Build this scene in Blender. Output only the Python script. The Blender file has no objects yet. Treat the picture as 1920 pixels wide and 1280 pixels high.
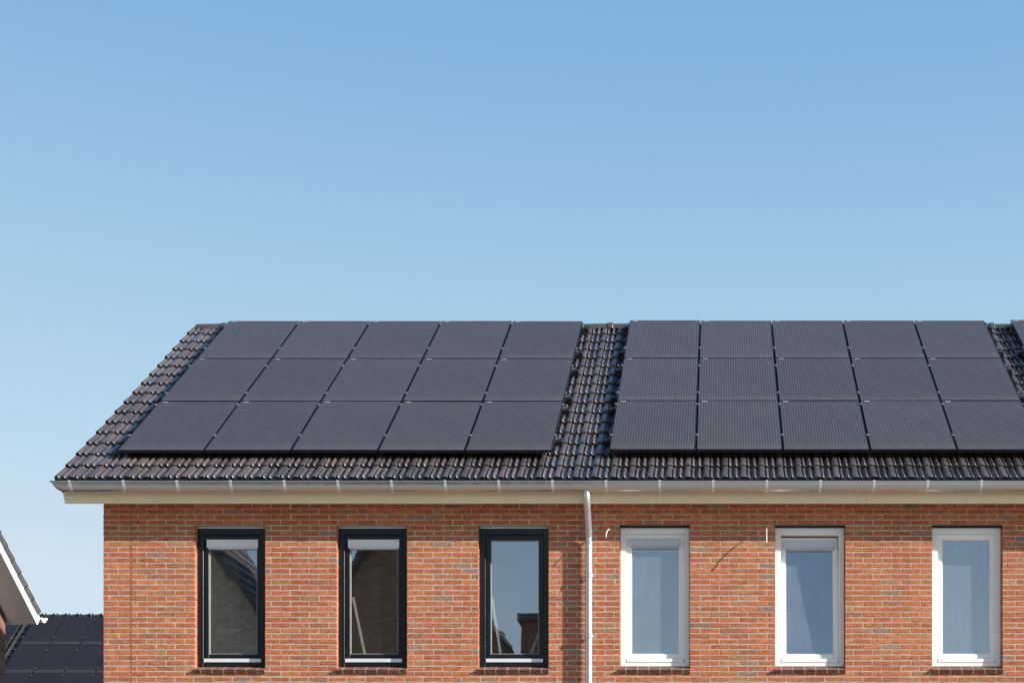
import bpy, math, random
from mathutils import Vector, Matrix, Euler

R = math.radians
rnd = random.Random(11)
scene = bpy.context.scene
COL = scene.collection

# ------------------------------------------------------------------ helpers
class MB:
    """collects faces; builds ONE mesh object"""
    def __init__(self):
        self.v = []; self.f = []; self.m = []; self.t = []
    def face(self, pts, mi=0, tint=(1, 1, 1)):
        n = len(self.v)
        self.v += [tuple(p) for p in pts]
        self.f.append(tuple(range(n, n + len(pts)))); self.m.append(mi); self.t.append(tint)
    def mesh(self, verts, faces, mi=0, tint=(1, 1, 1)):
        n = len(self.v)
        self.v += [tuple(p) for p in verts]
        for f in faces:
            self.f.append(tuple(i + n for i in f)); self.m.append(mi); self.t.append(tint)
    def box(self, x0, x1, y0, y1, z0, z1, mi=0, tint=(1, 1, 1)):
        V = [(x0, y0, z0), (x1, y0, z0), (x1, y1, z0), (x0, y1, z0), (x0, y0, z1), (x1, y0, z1), (x1, y1, z1), (x0, y1, z1)]
        F = [(0, 3, 2, 1), (4, 5, 6, 7), (0, 1, 5, 4), (1, 2, 6, 5), (2, 3, 7, 6), (3, 0, 4, 7)]
        self.mesh(V, F, mi, tint)
    def bevel_box(self, x0, x1, y0, y1, z0, z1, b=.004, mi=0, tint=(1, 1, 1)):
        """box whose 12 edges are chamfered"""
        V = []; idx = {}
        xs = (x0, x1); ys = (y0, y1); zs = (z0, z1)
        for i in (0, 1):
            for j in (0, 1):
                for k in (0, 1):
                    sx = b if i == 0 else -b; sy = b if j == 0 else -b; sz = b if k == 0 else -b
                    for a in range(3):
                        p = [xs[i] + sx, ys[j] + sy, zs[k] + sz]
                        p[a] = (xs, ys, zs)[a][(i, j, k)[a]]
                        idx[(i, j, k, a)] = len(V); V.append(tuple(p))
        F = []
        for a in range(3):
            o = [q for q in range(3) if q != a]
            for s in (0, 1):
                ring = []
                for (p, q) in ((0, 0), (1, 0), (1, 1), (0, 1)):
                    c = [0, 0, 0]; c[a] = s; c[o[0]] = p; c[o[1]] = q
                    ring.append(idx[(c[0], c[1], c[2], a)])
                flip = (s == 0)
                if a == 1: flip = not flip
                F.append(tuple(ring[::-1] if flip else ring))
        for a in range(3):
            o = [q for q in range(3) if q != a]
            for p in (0, 1):
                for q in (0, 1):
                    c0 = [0, 0, 0]; c1 = [0, 0, 0]
                    c0[a] = 0; c1[a] = 1
                    for c in (c0, c1): c[o[0]] = p; c[o[1]] = q
                    F.append((idx[(*c0, o[0])], idx[(*c1, o[0])], idx[(*c1, o[1])], idx[(*c0, o[1])]))
        for i in (0, 1):
            for j in (0, 1):
                for k in (0, 1):
                    F.append((idx[(i, j, k, 0)], idx[(i, j, k, 1)], idx[(i, j, k, 2)]))
        self.mesh(V, F, mi, tint)
    def tube(self, pts, r, seg=14, mi=0, cap=True):
        pts = [Vector(p) for p in pts]
        rr = r if isinstance(r, (list, tuple)) else [r] * len(pts)
        V = []; F = []
        up = Vector((1, 0, 0))
        for i, p in enumerate(pts):
            d = (pts[min(i + 1, len(pts) - 1)] - pts[max(i - 1, 0)]).normalized()
            a = up - d * up.dot(d)
            if a.length < 1e-3: a = Vector((0, 0, 1)) - d * d.z
            a.normalize(); b = d.cross(a)
            for k in range(seg):
                t = 2 * math.pi * k / seg
                V.append(p + a * (rr[i] * math.cos(t)) + b * (rr[i] * math.sin(t)))
        for i in range(len(pts) - 1):
            for k in range(seg):
                k2 = (k + 1) % seg
                F.append((i * seg + k, i * seg + k2, (i + 1) * seg + k2, (i + 1) * seg + k))
        if cap:
            F.append(tuple(range(seg))[::-1]); F.append(tuple(range((len(pts) - 1) * seg, len(pts) * seg)))
        self.mesh(V, F, mi)
    def build(self, name, mats, parent=None, smooth=None, tint=False, matrix=None, recalc=False):
        me = bpy.data.meshes.new(name)
        vs = self.v if matrix is None else [tuple(matrix @ Vector(p)) for p in self.v]
        me.from_pydata(vs, [], self.f)
        if not isinstance(mats, (list, tuple)): mats = [mats]
        for m in mats: me.materials.append(m)
        me.polygons.foreach_set('material_index', self.m)
        if tint:
            at = me.attributes.new('tint', 'FLOAT_COLOR', 'FACE')
            at.data.foreach_set('color', [c for t in self.t for c in (t[0], t[1], t[2], 1.0)])
        if recalc:
            import bmesh
            bm = bmesh.new(); bm.from_mesh(me)
            bmesh.ops.remove_doubles(bm, verts=bm.verts, dist=1e-5)
            bmesh.ops.recalc_face_normals(bm, faces=bm.faces)
            bm.to_mesh(me); bm.free()
        me.update()
        if smooth is not None:
            me.polygons.foreach_set('use_smooth', [True] * len(me.polygons))
            me.set_sharp_from_angle(angle=R(smooth))
        return link(name, me, parent)

def link(name, me, parent=None):
    o = bpy.data.objects.new(name, me); COL.objects.link(o)
    if parent is not None: o.parent = parent
    return o

def tag(o, label=None, cat=None, group=None, kind=None):
    if label: o['label'] = label
    if cat: o['category'] = cat
    if group: o['group'] = group
    if kind: o['kind'] = kind
    return o

def empty(name, loc=(0, 0, 0), rot=(0, 0, 0)):
    o = bpy.data.objects.new(name, None); COL.objects.link(o)
    o.location = loc; o.rotation_euler = rot; o.empty_display_size = .2
    return o

# ---------------------------------------------------------------- materials
def new_mat(name):
    m = bpy.data.materials.new(name); m.use_nodes = True
    nt = m.node_tree
    return m, nt, nt.nodes['Principled BSDF'], nt.nodes['Material Output']

def N(nt, t, **kw):
    n = nt.nodes.new(t)
    for k, v in kw.items():
        if k in n.inputs.keys() if isinstance(k, str) else False: n.inputs[k].default_value = v
        else: setattr(n, k, v)
    return n

def coords(nt, scale=(1, 1, 1), kind='Object'):
    tc = nt.nodes.new('ShaderNodeTexCoord'); mp = nt.nodes.new('ShaderNodeMapping')
    mp.inputs['Scale'].default_value = scale
    nt.links.new(tc.outputs[kind], mp.inputs[0])
    return mp.outputs[0]

def noise(nt, vec, scale, detail=4, rough=.55):
    n = nt.nodes.new('ShaderNodeTexNoise')
    n.inputs['Scale'].default_value = scale; n.inputs['Detail'].default_value = detail
    n.inputs['Roughness'].default_value = rough
    nt.links.new(vec, n.inputs['Vector'])
    return n.outputs['Fac']

def ramp(nt, fac, stops):
    r = nt.nodes.new('ShaderNodeValToRGB')
    el = r.color_ramp.elements
    while len(el) < len(stops): el.new(.5)
    for e, (p, c) in zip(el, stops):
        e.position = p; e.color = (c[0], c[1], c[2], 1) if not isinstance(c, (int, float)) else (c, c, c, 1)
    nt.links.new(fac, r.inputs[0])
    return r.outputs[0]

def mul(nt, a, b, fac=1.0, mode='MULTIPLY'):
    m = nt.nodes.new('ShaderNodeMix'); m.data_type = 'RGBA'; m.blend_type = mode
    m.inputs[0].default_value = fac
    for s, x in ((6, a), (7, b)):
        if isinstance(x, tuple): m.inputs[s].default_value = (*x, 1)
        else: nt.links.new(x, m.inputs[s])
    return m.outputs[2]

def bump(nt, height, strength, dist, bsdf):
    b = nt.nodes.new('ShaderNodeBump'); b.inputs['Strength'].default_value = strength
    b.inputs['Distance'].default_value = dist
    nt.links.new(height, b.inputs['Height']); nt.links.new(b.outputs[0], bsdf.inputs['Normal'])

def attr(nt, name='tint'):
    a = nt.nodes.new('ShaderNodeAttribute'); a.attribute_name = name; a.attribute_type = 'GEOMETRY'
    return a.outputs['Color']

def mat_brick(name, dark=1.0):
    m, nt, b, out = new_mat(name)
    c = coords(nt)
    st = coords(nt, (5, 5, 26))
    wr = noise(nt, st, 4.0, 6, .65)                       # hand-moulded creases, stretched along the brick
    fine = noise(nt, c, 120, 4, .6)
    mid = noise(nt, coords(nt, (1, 1, 2.2)), 14, 4, .6)
    col = attr(nt)
    col = mul(nt, col, ramp(nt, mid, [(.25, (.62, .58, .56)), (.55, (1, 1, 1)), (.8, (1.25, 1.22, 1.2))]))
    col = mul(nt, col, ramp(nt, wr, [(.36, (.26, .24, .24)), (.43, (.86, .86, .86)), (.50, (1.0, 1.0, 1.0)), (.66, (1.18, 1.16, 1.14))]))
    col = mul(nt, col, ramp(nt, fine, [(.3, .78), (.7, 1.18)]))
    col = mul(nt, col, ramp(nt, noise(nt, coords(nt, (1, 1, .6)), .9, 5, .6), [(.3, (.86, .85, .85)), (.65, (1.06, 1.06, 1.06))]))
    if dark != 1.0: col = mul(nt, col, (dark, dark, dark))
    nt.links.new(col, b.inputs['Base Color'])
    b.inputs['Roughness'].default_value = .88
    h = nt.nodes.new('ShaderNodeMath'); h.operation = 'MULTIPLY_ADD'
    nt.links.new(wr, h.inputs[0]); h.inputs[1].default_value = 1.6; nt.links.new(fine, h.inputs[2])
    bump(nt, h.outputs[0], .45, .004, b)
    return m

def mat_mortar(name, c0=(.57, .47, .365)):
    m, nt, b, out = new_mat(name)
    c = coords(nt)
    col = mul(nt, c0, ramp(nt, noise(nt, c, 9, 5), [(.3, (.72, .7, .68)), (.7, (1.15, 1.13, 1.1))]))
    col = mul(nt, col, ramp(nt, noise(nt, c, 260, 2), [(.3, .75), (.7, 1.15)]))
    nt.links.new(col, b.inputs['Base Color']); b.inputs['Roughness'].default_value = .95
    bump(nt, noise(nt, c, 180, 3), .5, .004, b)
    return m

def mat_brick_tex(name, c1, c2, mo):
    """procedural coursed brick for walls nobody sees close up (X = run, Z = height)"""
    m, nt, b, out = new_mat(name)
    tc = nt.nodes.new('ShaderNodeTexCoord')
    sp = nt.nodes.new('ShaderNodeSeparateXYZ'); nt.links.new(tc.outputs['Object'], sp.inputs[0])
    add = nt.nodes.new('ShaderNodeMath'); add.operation = 'ADD'
    nt.links.new(sp.outputs[0], add.inputs[0]); nt.links.new(sp.outputs[1], add.inputs[1])
    cb = nt.nodes.new('ShaderNodeCombineXYZ')
    nt.links.new(add.outputs[0], cb.inputs[0]); nt.links.new(sp.outputs[2], cb.inputs[1])
    br = nt.nodes.new('ShaderNodeTexBrick')
    br.inputs['Scale'].default_value = 1; br.inputs['Brick Width'].default_value = .22; br.inputs['Row Height'].default_value = .0625
    br.inputs['Mortar Size'].default_value = .006; br.inputs['Mortar Smooth'].default_value = .2; br.inputs['Bias'].default_value = 0
    br.inputs['Color1'].default_value = (*c1, 1); br.inputs['Color2'].default_value = (*c2, 1); br.inputs['Mortar'].default_value = (*mo, 1)
    nt.links.new(cb.outputs[0], br.inputs['Vector'])
    col = mul(nt, br.outputs['Color'], ramp(nt, noise(nt, tc.outputs['Object'], 7, 5), [(.3, .7), (.7, 1.2)]))
    nt.links.new(col, b.inputs['Base Color']); b.inputs['Roughness'].default_value = .9
    inv = nt.nodes.new('ShaderNodeMath'); inv.operation = 'SUBTRACT'; inv.inputs[0].default_value = 1
    nt.links.new(br.outputs['Fac'], inv.inputs[1])
    bump(nt, inv.outputs[0], .8, .008, b)
    return m

def mat_tile(name, base=(.092, .077, .076), rough=.36):
    m, nt, b, out = new_mat(name)
    c = coords(nt)
    col = mul(nt, attr(nt), ramp(nt, noise(nt, c, 5, 5, .6), [(.3, (.75, .75, .78)), (.7, (1.3, 1.25, 1.2))]))
    col = mul(nt, col, ramp(nt, noise(nt, c, 70, 4), [(.3, .85), (.75, 1.2)]))
    col = mul(nt, col, base)
    nt.links.new(col, b.inputs['Base Color'])
    nt.links.new(ramp(nt, noise(nt, c, 16, 5), [(.3, rough - .06), (.75, rough + .16)]), b.inputs['Roughness'])
    b.inputs['Specular IOR Level'].default_value = .6
    b.inputs['Coat Weight'].default_value = .34; b.inputs['Coat Roughness'].default_value = .17
    bump(nt, noise(nt, c, 60, 3), .08, .004, b)
    return m

def mat_plain(name, col, rough=.5, metal=0.0, spec=.5, dirt=.12, scale=6, bmp=0.0, streak=False):
    m, nt, b, out = new_mat(name)
    c = coords(nt, (6, 6, .7) if streak else (1, 1, 1))
    f = noise(nt, c, scale, 6, .6)
    k = 1 - dirt
    nt.links.new(mul(nt, col, ramp(nt, f, [(.3, (k, k, k * .98)), (.65, (1.03, 1.03, 1.03))])), b.inputs['Base Color'])
    nt.links.new(ramp(nt, noise(nt, coords(nt), scale * 3, 4), [(.3, max(.02, rough - .07)), (.7, min(1, rough + .09))]), b.inputs['Roughness'])
    b.inputs['Metallic'].default_value = metal
    b.inputs['Specular IOR Level'].default_value = spec
    if bmp: bump(nt, noise(nt, coords(nt), scale * 12, 3), bmp, .003, b)
    return m

def mat_cells(name, base, line, lines=True, spec=.27):
    """solar laminate: dark mono cells, fine vertical ribbons, half-cut seam, dust towards the lower edge"""
    m, nt, b, out = new_mat(name)
    tc = nt.nodes.new('ShaderNodeTexCoord')
    sp = nt.nodes.new('ShaderNodeSeparateXYZ'); nt.links.new(tc.outputs['Object'], sp.inputs[0])
    def M(op, a, bb=None, cc=None):
        n = nt.nodes.new('ShaderNodeMath'); n.operation = op
        for i, x in enumerate((a, bb, cc)):
            if x is None: continue
            if isinstance(x, (int, float)): n.inputs[i].default_value = x
            else: nt.links.new(x, n.inputs[i])
        return n.outputs[0]
    def stripe(src, period, width, off=0.0):
        p = M('FRACT', M('DIVIDE', M('ADD', src, off), period))
        d = M('ABSOLUTE', M('SUBTRACT', p, .5))
        return M('LESS_THAN', d, width / period / 2)
    oi = nt.nodes.new('ShaderNodeObjectInfo')
    c = tc.outputs['Object']
    big = noise(nt, c, 1.7, 4)
    col = mul(nt, base, ramp(nt, big, [(.3, (.88, .88, .9)), (.7, (1.1, 1.09, 1.06))]))
    rv = nt.nodes.new('ShaderNodeMapRange'); rv.inputs['To Min'].default_value = .9; rv.inputs['To Max'].default_value = 1.1
    nt.links.new(oi.outputs['Random'], rv.inputs[0])
    col = mul(nt, col, rv.outputs[0])
    if lines:
        wob = noise(nt, coords(nt, (1, .25, 1)), 9, 3)
        s = stripe(sp.outputs[0], .0318, .0050)
        s = M('MULTIPLY', s, M('MULTIPLY_ADD', wob, 1.2, .05))
        mx = nt.nodes.new('ShaderNodeMix'); mx.data_type = 'RGBA'; nt.links.new(s, mx.inputs[0]); nt.links.new(col, mx.inputs[6]); mx.inputs[7].default_value = (*line, 1)
        col = mx.outputs[2]
        half = M('LESS_THAN', M('ABSOLUTE', M('SUBTRACT', sp.outputs[1], .835)), .004)
        mx = nt.nodes.new('ShaderNodeMix'); mx.data_type = 'RGBA'
        nt.links.new(M('MULTIPLY', half, .35), mx.inputs[0]); nt.links.new(col, mx.inputs[6]); mx.inputs[7].default_value = (.02, .02, .025, 1)
        col = mx.outputs[2]
        # dust settled along the lower frame, and scattered specks
        du = nt.nodes.new('ShaderNodeMapRange'); du.inputs['From Min'].default_value = .30; du.inputs['From Max'].default_value = .02
        nt.links.new(sp.outputs[1], du.inputs[0])
        dn = M('MULTIPLY', M('MULTIPLY', du.outputs[0], du.outputs[0]), M('MULTIPLY', noise(nt, coords(nt, (1, .4, 1)), 9, 5), .42))
        mx = nt.nodes.new('ShaderNodeMix'); mx.data_type = 'RGBA'
        nt.links.new(dn, mx.inputs[0]); nt.links.new(col, mx.inputs[6]); mx.inputs[7].default_value = (.22, .19, .17, 1)
        col = mx.outputs[2]
        ad = nt.nodes.new('ShaderNodeVectorMath'); ad.operation = 'ADD'
        nt.links.new(c, ad.inputs[0]); nt.links.new(oi.outputs['Location'], ad.inputs[1])
        vo = nt.nodes.new('ShaderNodeTexVoronoi'); vo.inputs['Scale'].default_value = 3.0; nt.links.new(ad.outputs[0], vo.inputs['Vector'])
        sc = nt.nodes.new('ShaderNodeSeparateColor'); nt.links.new(vo.outputs['Color'], sc.inputs[0])
        spk = M('MULTIPLY', M('LESS_THAN', vo.outputs['Distance'], .030), M('GREATER_THAN', sc.outputs[0], .80))
        mx = nt.nodes.new('ShaderNodeMix'); mx.data_type = 'RGBA'
        nt.links.new(M('MULTIPLY', spk, .55), mx.inputs[0]); nt.links.new(col, mx.inputs[6]); mx.inputs[7].default_value = (.5, .5, .5, 1)
        col = mx.outputs[2]
    nt.links.new(col, b.inputs['Base Color'])
    nt.links.new(ramp(nt, noise(nt, c, 8, 5), [(.3, .30), (.7, .42)]), b.inputs['Roughness'])
    b.inputs['Specular IOR Level'].default_value = spec
    return m

def mat_glass(name, refl, tint, film=0.0, filmcol=(.3, .36, .44)):
    m, nt, b, out = new_mat(name)
    nt.nodes.remove(b)
    tr = nt.nodes.new('ShaderNodeBsdfTransparent'); tr.inputs[0].default_value = (*tint, 1)
    gl = nt.nodes.new('ShaderNodeBsdfGlossy'); gl.inputs['Roughness'].default_value = .012; gl.inputs[0].default_value = (.93, .97, 1, 1)
    wav = noise(nt, coords(nt, (1, 1, .5)), 2.2, 2)
    bp = nt.nodes.new('ShaderNodeBump'); bp.inputs['Strength'].default_value = .035; bp.inputs['Distance'].default_value = .02
    nt.links.new(wav, bp.inputs['Height']); nt.links.new(bp.outputs[0], gl.inputs['Normal'])
    mx = nt.nodes.new('ShaderNodeMixShader'); mx.inputs[0].default_value = refl
    nt.links.new(tr.outputs[0], mx.inputs[1]); nt.links.new(gl.outputs[0], mx.inputs[2])
    df = nt.nodes.new('ShaderNodeBsdfDiffuse'); df.inputs[0].default_value = (*filmcol, 1)
    m2 = nt.nodes.new('ShaderNodeMixShader')
    stk = noise(nt, coords(nt, (38, 1, 1.6)), 1.6, 5, .6)       # rain runs down the pane
    cl = noise(nt, coords(nt), 3.2, 4)
    f = mul(nt, ramp(nt, stk, [(.32, film * .75), (.68, film * 1.25)]), ramp(nt, cl, [(.3, .6), (.7, 1.25)]))
    nt.links.new(f, m2.inputs[0])
    nt.links.new(mx.outputs[0], m2.inputs[1]); nt.links.new(df.outputs[0], m2.inputs[2])
    nt.links.new(m2.outputs[0], out.inputs['Surface'])
    return m

MT = dict(
    brick=mat_brick('red_brick'), mortar=mat_mortar('mortar'),
    brick_brown=mat_brick_tex('brown_brick', (.26, .115, .070), (.17, .080, .055), (.17, .14, .115)),
    brick_flat=mat_brick_tex('plain_red_brick', (.42, .15, .075), (.33, .12, .065), (.42, .37, .31)),
    brick_shade=mat_brick_tex('tan_brick', (.30, .19, .11), (.22, .14, .085), (.26, .22, .17)),
    brick_pale=mat_brick_tex('pale_brick', (.62, .50, .38), (.48, .38, .28), (.5, .43, .36)),
    joint=mat_plain('joint_sealant', (.06, .045, .036), .9),
    tile=mat_tile('glazed_roof_tile'), tile_front=mat_plain('tile_edge', (.022, .016, .014), .5),
    tile_far=mat_plain('far_roof_tile', (.03, .03, .033), .5),
    tile_grey=mat_plain('verge_tile', (.075, .068, .066), .6, dirt=.25),
    cream=mat_plain('cream_board', (.93, .77, .55), .5, dirt=.07, scale=2),
    soffit=mat_plain('soffit_board', (.92, .90, .87), .6, dirt=.12, scale=3),
    zinc=mat_plain('zinc', (.60, .61, .62), .26, metal=.95, dirt=.03, scale=3, streak=True),
    zinc_strap=mat_plain('zinc_strap', (.78, .79, .80), .45, metal=.55),
    galv=mat_plain('galvanised_pipe', (.62, .65, .68), .38, metal=.75, dirt=.15, scale=14),
    black_frame=mat_plain('black_paint', (.007, .009, .012), .30, dirt=.2, scale=9, bmp=.06),
    alu_grey=mat_plain('grey_aluminium', (.56, .61, .66), .42, metal=.15, dirt=.06),
    white_frame=mat_plain('white_paint', (.93, .92, .91), .38, dirt=.05, scale=4),
    alu=mat_plain('brushed_aluminium', (.80, .83, .86), .40, metal=.15, dirt=.08),
    rubber=mat_plain('pale_glazing_seal', (.40, .37, .31), .6),
    dark=mat_plain('black_plastic', (.010, .010, .011), .5),
    panel_frame=mat_plain('black_anodised', (.016, .016, .018), .38, metal=.3),
    clamp=mat_plain('grey_clamp', (.34, .34, .35), .45, metal=.6),
    sticker=mat_plain('white_sticker', (.72, .72, .72), .5),
    cells=mat_cells('solar_cells', (.062, .051, .052), (.20, .19, .21)),
    cells_far=mat_cells('solar_cells_far', (.020, .018, .021), (.045, .043, .055), spec=.18),
    sillbrick=mat_brick('sill_brick'),
    cable=mat_plain('white_cable', (.80, .78, .74), .5),
    lath=mat_plain('pale_lath', (.86, .90, .86), .6),
    glass_black=mat_glass('clear_pane', .44, (.72, .74, .72), .025, (.34, .33, .31)),
    glass_white=mat_glass('hazy_pane', .44, (.50, .56, .62), .26, (.30, .36, .44)),
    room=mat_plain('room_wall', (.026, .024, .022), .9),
    curtain=mat_plain('sheer_curtain', (.20, .18, .15), .9, streak=True),
    white_board=mat_plain('white_barge', (.88, .87, .86), .45, dirt=.04),
    paving=mat_plain('street_paving', (.37, .325, .27), .9, dirt=.35, scale=.6),
    roof_under=mat_plain('roof_under', (.05, .045, .04), .9),
)

# ---------------------------------------------------------------- dimensions
A = R(37); CA, SA = math.cos(A), math.sin(A)
EY, EZ = -.36, 6.412                # eave line of the tiles
SLEN = 5.73                         # slope length eave > ridge
NC = 16; EXPO = SLEN / NC
TP = 5.92 / 28                       # tile cover width
RY, RZ = EY + SLEN * CA, EZ + SLEN * SA
XV = -7.52                          # verge
def slope(x, s, h=0.0):             # point on the front slope
    return (x, EY + s * CA - h * SA, EZ + s * SA + h * CA)

HOUSES = [(-7.136, -1.60), (-1.60, 3.878), (3.878, 7.40)]
TILE_X = [(XV, 28), (XV + 28 * TP, 26), (XV + 54 * TP, 17)]

# ---------------------------------------------------------------- brick wall
PAL = [((.545, .166, .073), 42), ((.505, .146, .064), 32), ((.565, .200, .088), 16), ((.47, .205, .100), 7), ((.43, .155, .080), 6), ((.35, .200, .140), 3)]
PALW = [w for _, w in PAL]
def brick_tint(r):
    c = r.choices(PAL, PALW)[0][0]
    k = r.uniform(.90, 1.10)
    return (c[0] * k, c[1] * k * r.uniform(.95, 1.06), c[2] * k * r.uniform(.93, 1.10))

def one_brick(mb, r, x0, x1, z0, z1, y=0.0, depth=.1):
    j = lambda a: r.uniform(-a, a)
    y += j(.0012); b = .0025 + r.uniform(0, .002)
    x0 += j(.0016); x1 += j(.0016); z0 += j(.0010); z1 += j(.0010)
    t = brick_tint(r)
    # outer ring with extra points so that no edge is a ruled line
    xm = [x0 + (x1 - x0) * q for q in (0, .33, .67, 1)]
    ring = [(xm[0], z0)] + [(xm[i], z0 + j(.0014)) for i in (1, 2)] + [(xm[3], z0), (xm[3], z1)] + [(xm[i], z1 + j(.0014)) for i in (2, 1)] + [(xm[0], z1)]
    n = len(ring)
    cx, cz = (x0 + x1) / 2, (z0 + z1) / 2
    V = []
    for (px, pz) in ring: V.append((px, y + depth, pz))
    for (px, pz) in ring: V.append((px, y + b, pz))
    for (px, pz) in ring:
        V.append((px + (b if px < cx - 1e-6 and px <= x0 + 1e-6 else -b if px >= x1 - 1e-6 else 0), y + j(.0008), pz + (b if pz < cz else -b)))
    F = []
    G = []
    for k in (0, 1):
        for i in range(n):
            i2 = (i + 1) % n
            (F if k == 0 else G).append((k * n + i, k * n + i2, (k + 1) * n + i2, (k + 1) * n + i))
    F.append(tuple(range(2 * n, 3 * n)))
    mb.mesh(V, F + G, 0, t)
    for q in range(len(G)): mb.t[-1 - q] = (t[0] * .66, t[1] * .70, t[2] * .78)  # bevel ring tinted darker: edge shade painted into each brick's colour

def brick_wall(mb, x0, x1, ztop, zbot, openings, seed, breaks=()):
    r = random.Random(seed)
    CH = .0625; JT = .0125
    k0 = int(math.ceil((ztop - 6.0) / CH)); k1 = int(math.floor((zbot - 6.0) / CH))
    for k in range(k1, k0):
        za = 6.0 + k * CH; zb = za + CH
        cuts = [(x0, x1)]
        for (a, b, c, d) in openings:
            if za + .01 >= c and zb - .01 <= d:
                nc = []
                for (p, q) in cuts:
                    if a > p and b < q: nc += [(p, a), (b, q)]
                    else: nc.append((p, q))
                cuts = nc
        for xb in breaks:
            nc = []
            for (p, q) in cuts:
                if p < xb < q: nc += [(p, xb + .001), (xb - .001, q)]
                else: nc.append((p, q))
            cuts = nc
        off = (.1105 if k % 2 else 0) + r.uniform(-.006, .006)
        for (p, q) in cuts:
            js = [p - JT / 2]
            n = math.ceil((p - off) / .221)
            while n * .221 + off < q - .05:
                xx = n * .221 + off
                if xx > p + .05: js.append(xx + r.uniform(-.003, .003))
                n += 1
            js.append(q + JT / 2)
            for a, b in zip(js, js[1:]):
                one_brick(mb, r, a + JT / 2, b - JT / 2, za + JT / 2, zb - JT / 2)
    # mortar bed behind the brick faces
    ops = sorted(openings); xs = x0 + .004
    for (a, b, c, d) in ops:
        mb.box(xs, a - .004, .0030, .12, zbot, ztop, 1)
        mb.box(a - .004, b + .004, .0030, .12, d + .004, ztop, 1)
        mb.box(a - .004, b + .004, .0030, .12, zbot, c - .004, 1)
        xs = b + .004
    mb.box(xs, x1 - .002, .0030, .12, zbot, ztop, 1)

# ---------------------------------------------------------------- roof tiles
# cross-section of one tile: (u, height, class) ; class r = roll that dies out at the head
PROF = [(0, .008, 'f'), (.02, .014, 'a'), (.05, .033, 'a'), (.085, .041, 'a'), (.12, .038, 'a'), (.165, .022, 'a'), (.205, .007, 'v'), (.24, .003, 'v'), (.29, .003, 'v'),
        (.325, .014, 'b'), (.36, .032, 'b'), (.40, .041, 'b'), (.44, .041, 'b'), (.485, .030, 'b'), (.53, .012, 'b'), (.57, .004, 'v'), (.63, .003, 'v'), (.675, .022, 'f'), (.70, .034, 'f'), (.72, .037, 'f'),
        (.955, .037, 'f'), (.978, .033, 'f'), (.99, .010, 'f'), (1.0, .008, 'f')]
VS = [0.0, .012, .045, .35, .70, .80, .87, .92, .965, 1.12]
def tiles(mb, x0, n, seed, verge=False):
    r = random.Random(seed)
    np_ = len(PROF)
    for c in range(NC):
        for i in range(n):
            xa = x0 + i * TP + r.uniform(-.0015, .0015); lift = .024 + r.uniform(-.002, .003)
            sk = r.uniform(-.0015, .0015); ds = r.uniform(-.003, .003)
            k = r.uniform(.78, 1.25); t = (k * r.uniform(.95, 1.08), k, k * r.uniform(.94, 1.08))
            V = []; F = []
            vmax = 1.12 if c < NC - 1 else .97
            for v in VS:
                vv = min(v, vmax)
                f = 1.0
                if vv > .78: f = max(.18, math.sqrt(max(0, 1 - ((vv - .78) / .185) ** 2)))
                for (u, h, cl) in PROF:
                    hh = h
                    if cl in 'ab': hh = .003 + (h - .003) * f
                    if v == 0.0: hh -= min(.011, max(.004, hh * .35))
                    elif v == .012: hh -= min(.0035, hh * .12)
                    V.append(slope(xa + u * TP + sk * vv, (c + vv) * EXPO + ds, hh + lift * (1 - vv)))
            for a in range(len(VS) - 1):
                for b in range(np_ - 1):
                    F.append((a * np_ + b, a * np_ + b + 1, (a + 1) * np_ + b + 1, (a + 1) * np_ + b))
            mb.mesh(V, F, 0, t)
            # front lip
            V = []
            for (u, h, cl) in PROF:
                hh = h if cl not in 'ab' else .003 + (h - .003)
                V.append(slope(xa + u * TP, c * EXPO + ds, hh - min(.011, max(.004, hh * .35)) + lift))
            for (u, h, cl) in PROF: V.append(slope(xa + u * TP, c * EXPO + ds + .004, (h - .006 if cl == 'v' else min(h, .010) - .004) + lift * .35))
            mb.mesh(V, [(b, np_ + b, np_ + b + 1, b + 1) for b in range(np_ - 1)], 1, t)
            if verge and i == 0:        # cloaked verge: the tile turns down at its side
                s0, s1 = c * EXPO, (c + 1.05) * EXPO
                P = [slope(xa, s0, .050), slope(xa, s0, -.085), slope(xa, s1, -.115), slope(xa, s1, .022)]
                Q = [(p[0] - .016, p[1], p[2]) for p in P]
                top = [slope(xa, s0, .052), slope(xa, s1, .023)]
                mb.mesh([*Q, *P], [(0, 1, 2, 3), (4, 7, 6, 5), (0, 4, 5, 1), (0, 3, 7, 4), (1, 5, 6, 2), (2, 6, 7, 3)], 1, t)

def ridge_tile_mesh():
    """half-round capping, slightly conical, with a raised collar at its right end; local x along the ridge"""
    mb = MB(); L = .44; seg = 12
    st = [(0, .098), (.012, .104), (.33, .108), (.365, .110), (.37, .120), (.43, .122), (.44, .114)]
    V = []; F = []
    for (x, r) in st:
        for k in range(seg + 1):
            t = R(-8) + (math.pi + R(16)) * k / seg
            V.append((x, r * 1.05 * math.cos(t), r * .82 * math.sin(t)))
    for a in range(len(st) - 1):
        for k in range(seg):
            F.append((a * (seg + 1) + k, a * (seg + 1) + k + 1, (a + 1) * (seg + 1) + k + 1, (a + 1) * (seg + 1) + k))
    mb.mesh(V, F, 0)
    for a, fl in ((0, False), (len(st) - 1, True)):          # closed ends
        ring = [a * (seg + 1) + k for k in range(seg + 1)]
        n = len(mb.f)
        mb.f.append(tuple(ring if fl else ring[::-1])); mb.m.append(0); mb.t.append((1, 1, 1))
    mb.tube([(.06, -.078, .052), (.06, -.084, .060)], .011, 8)   # fixing clip
    me_o = mb.build('ridge_tile', [MT['tile']], smooth=35, tint=True)
    return me_o

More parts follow.
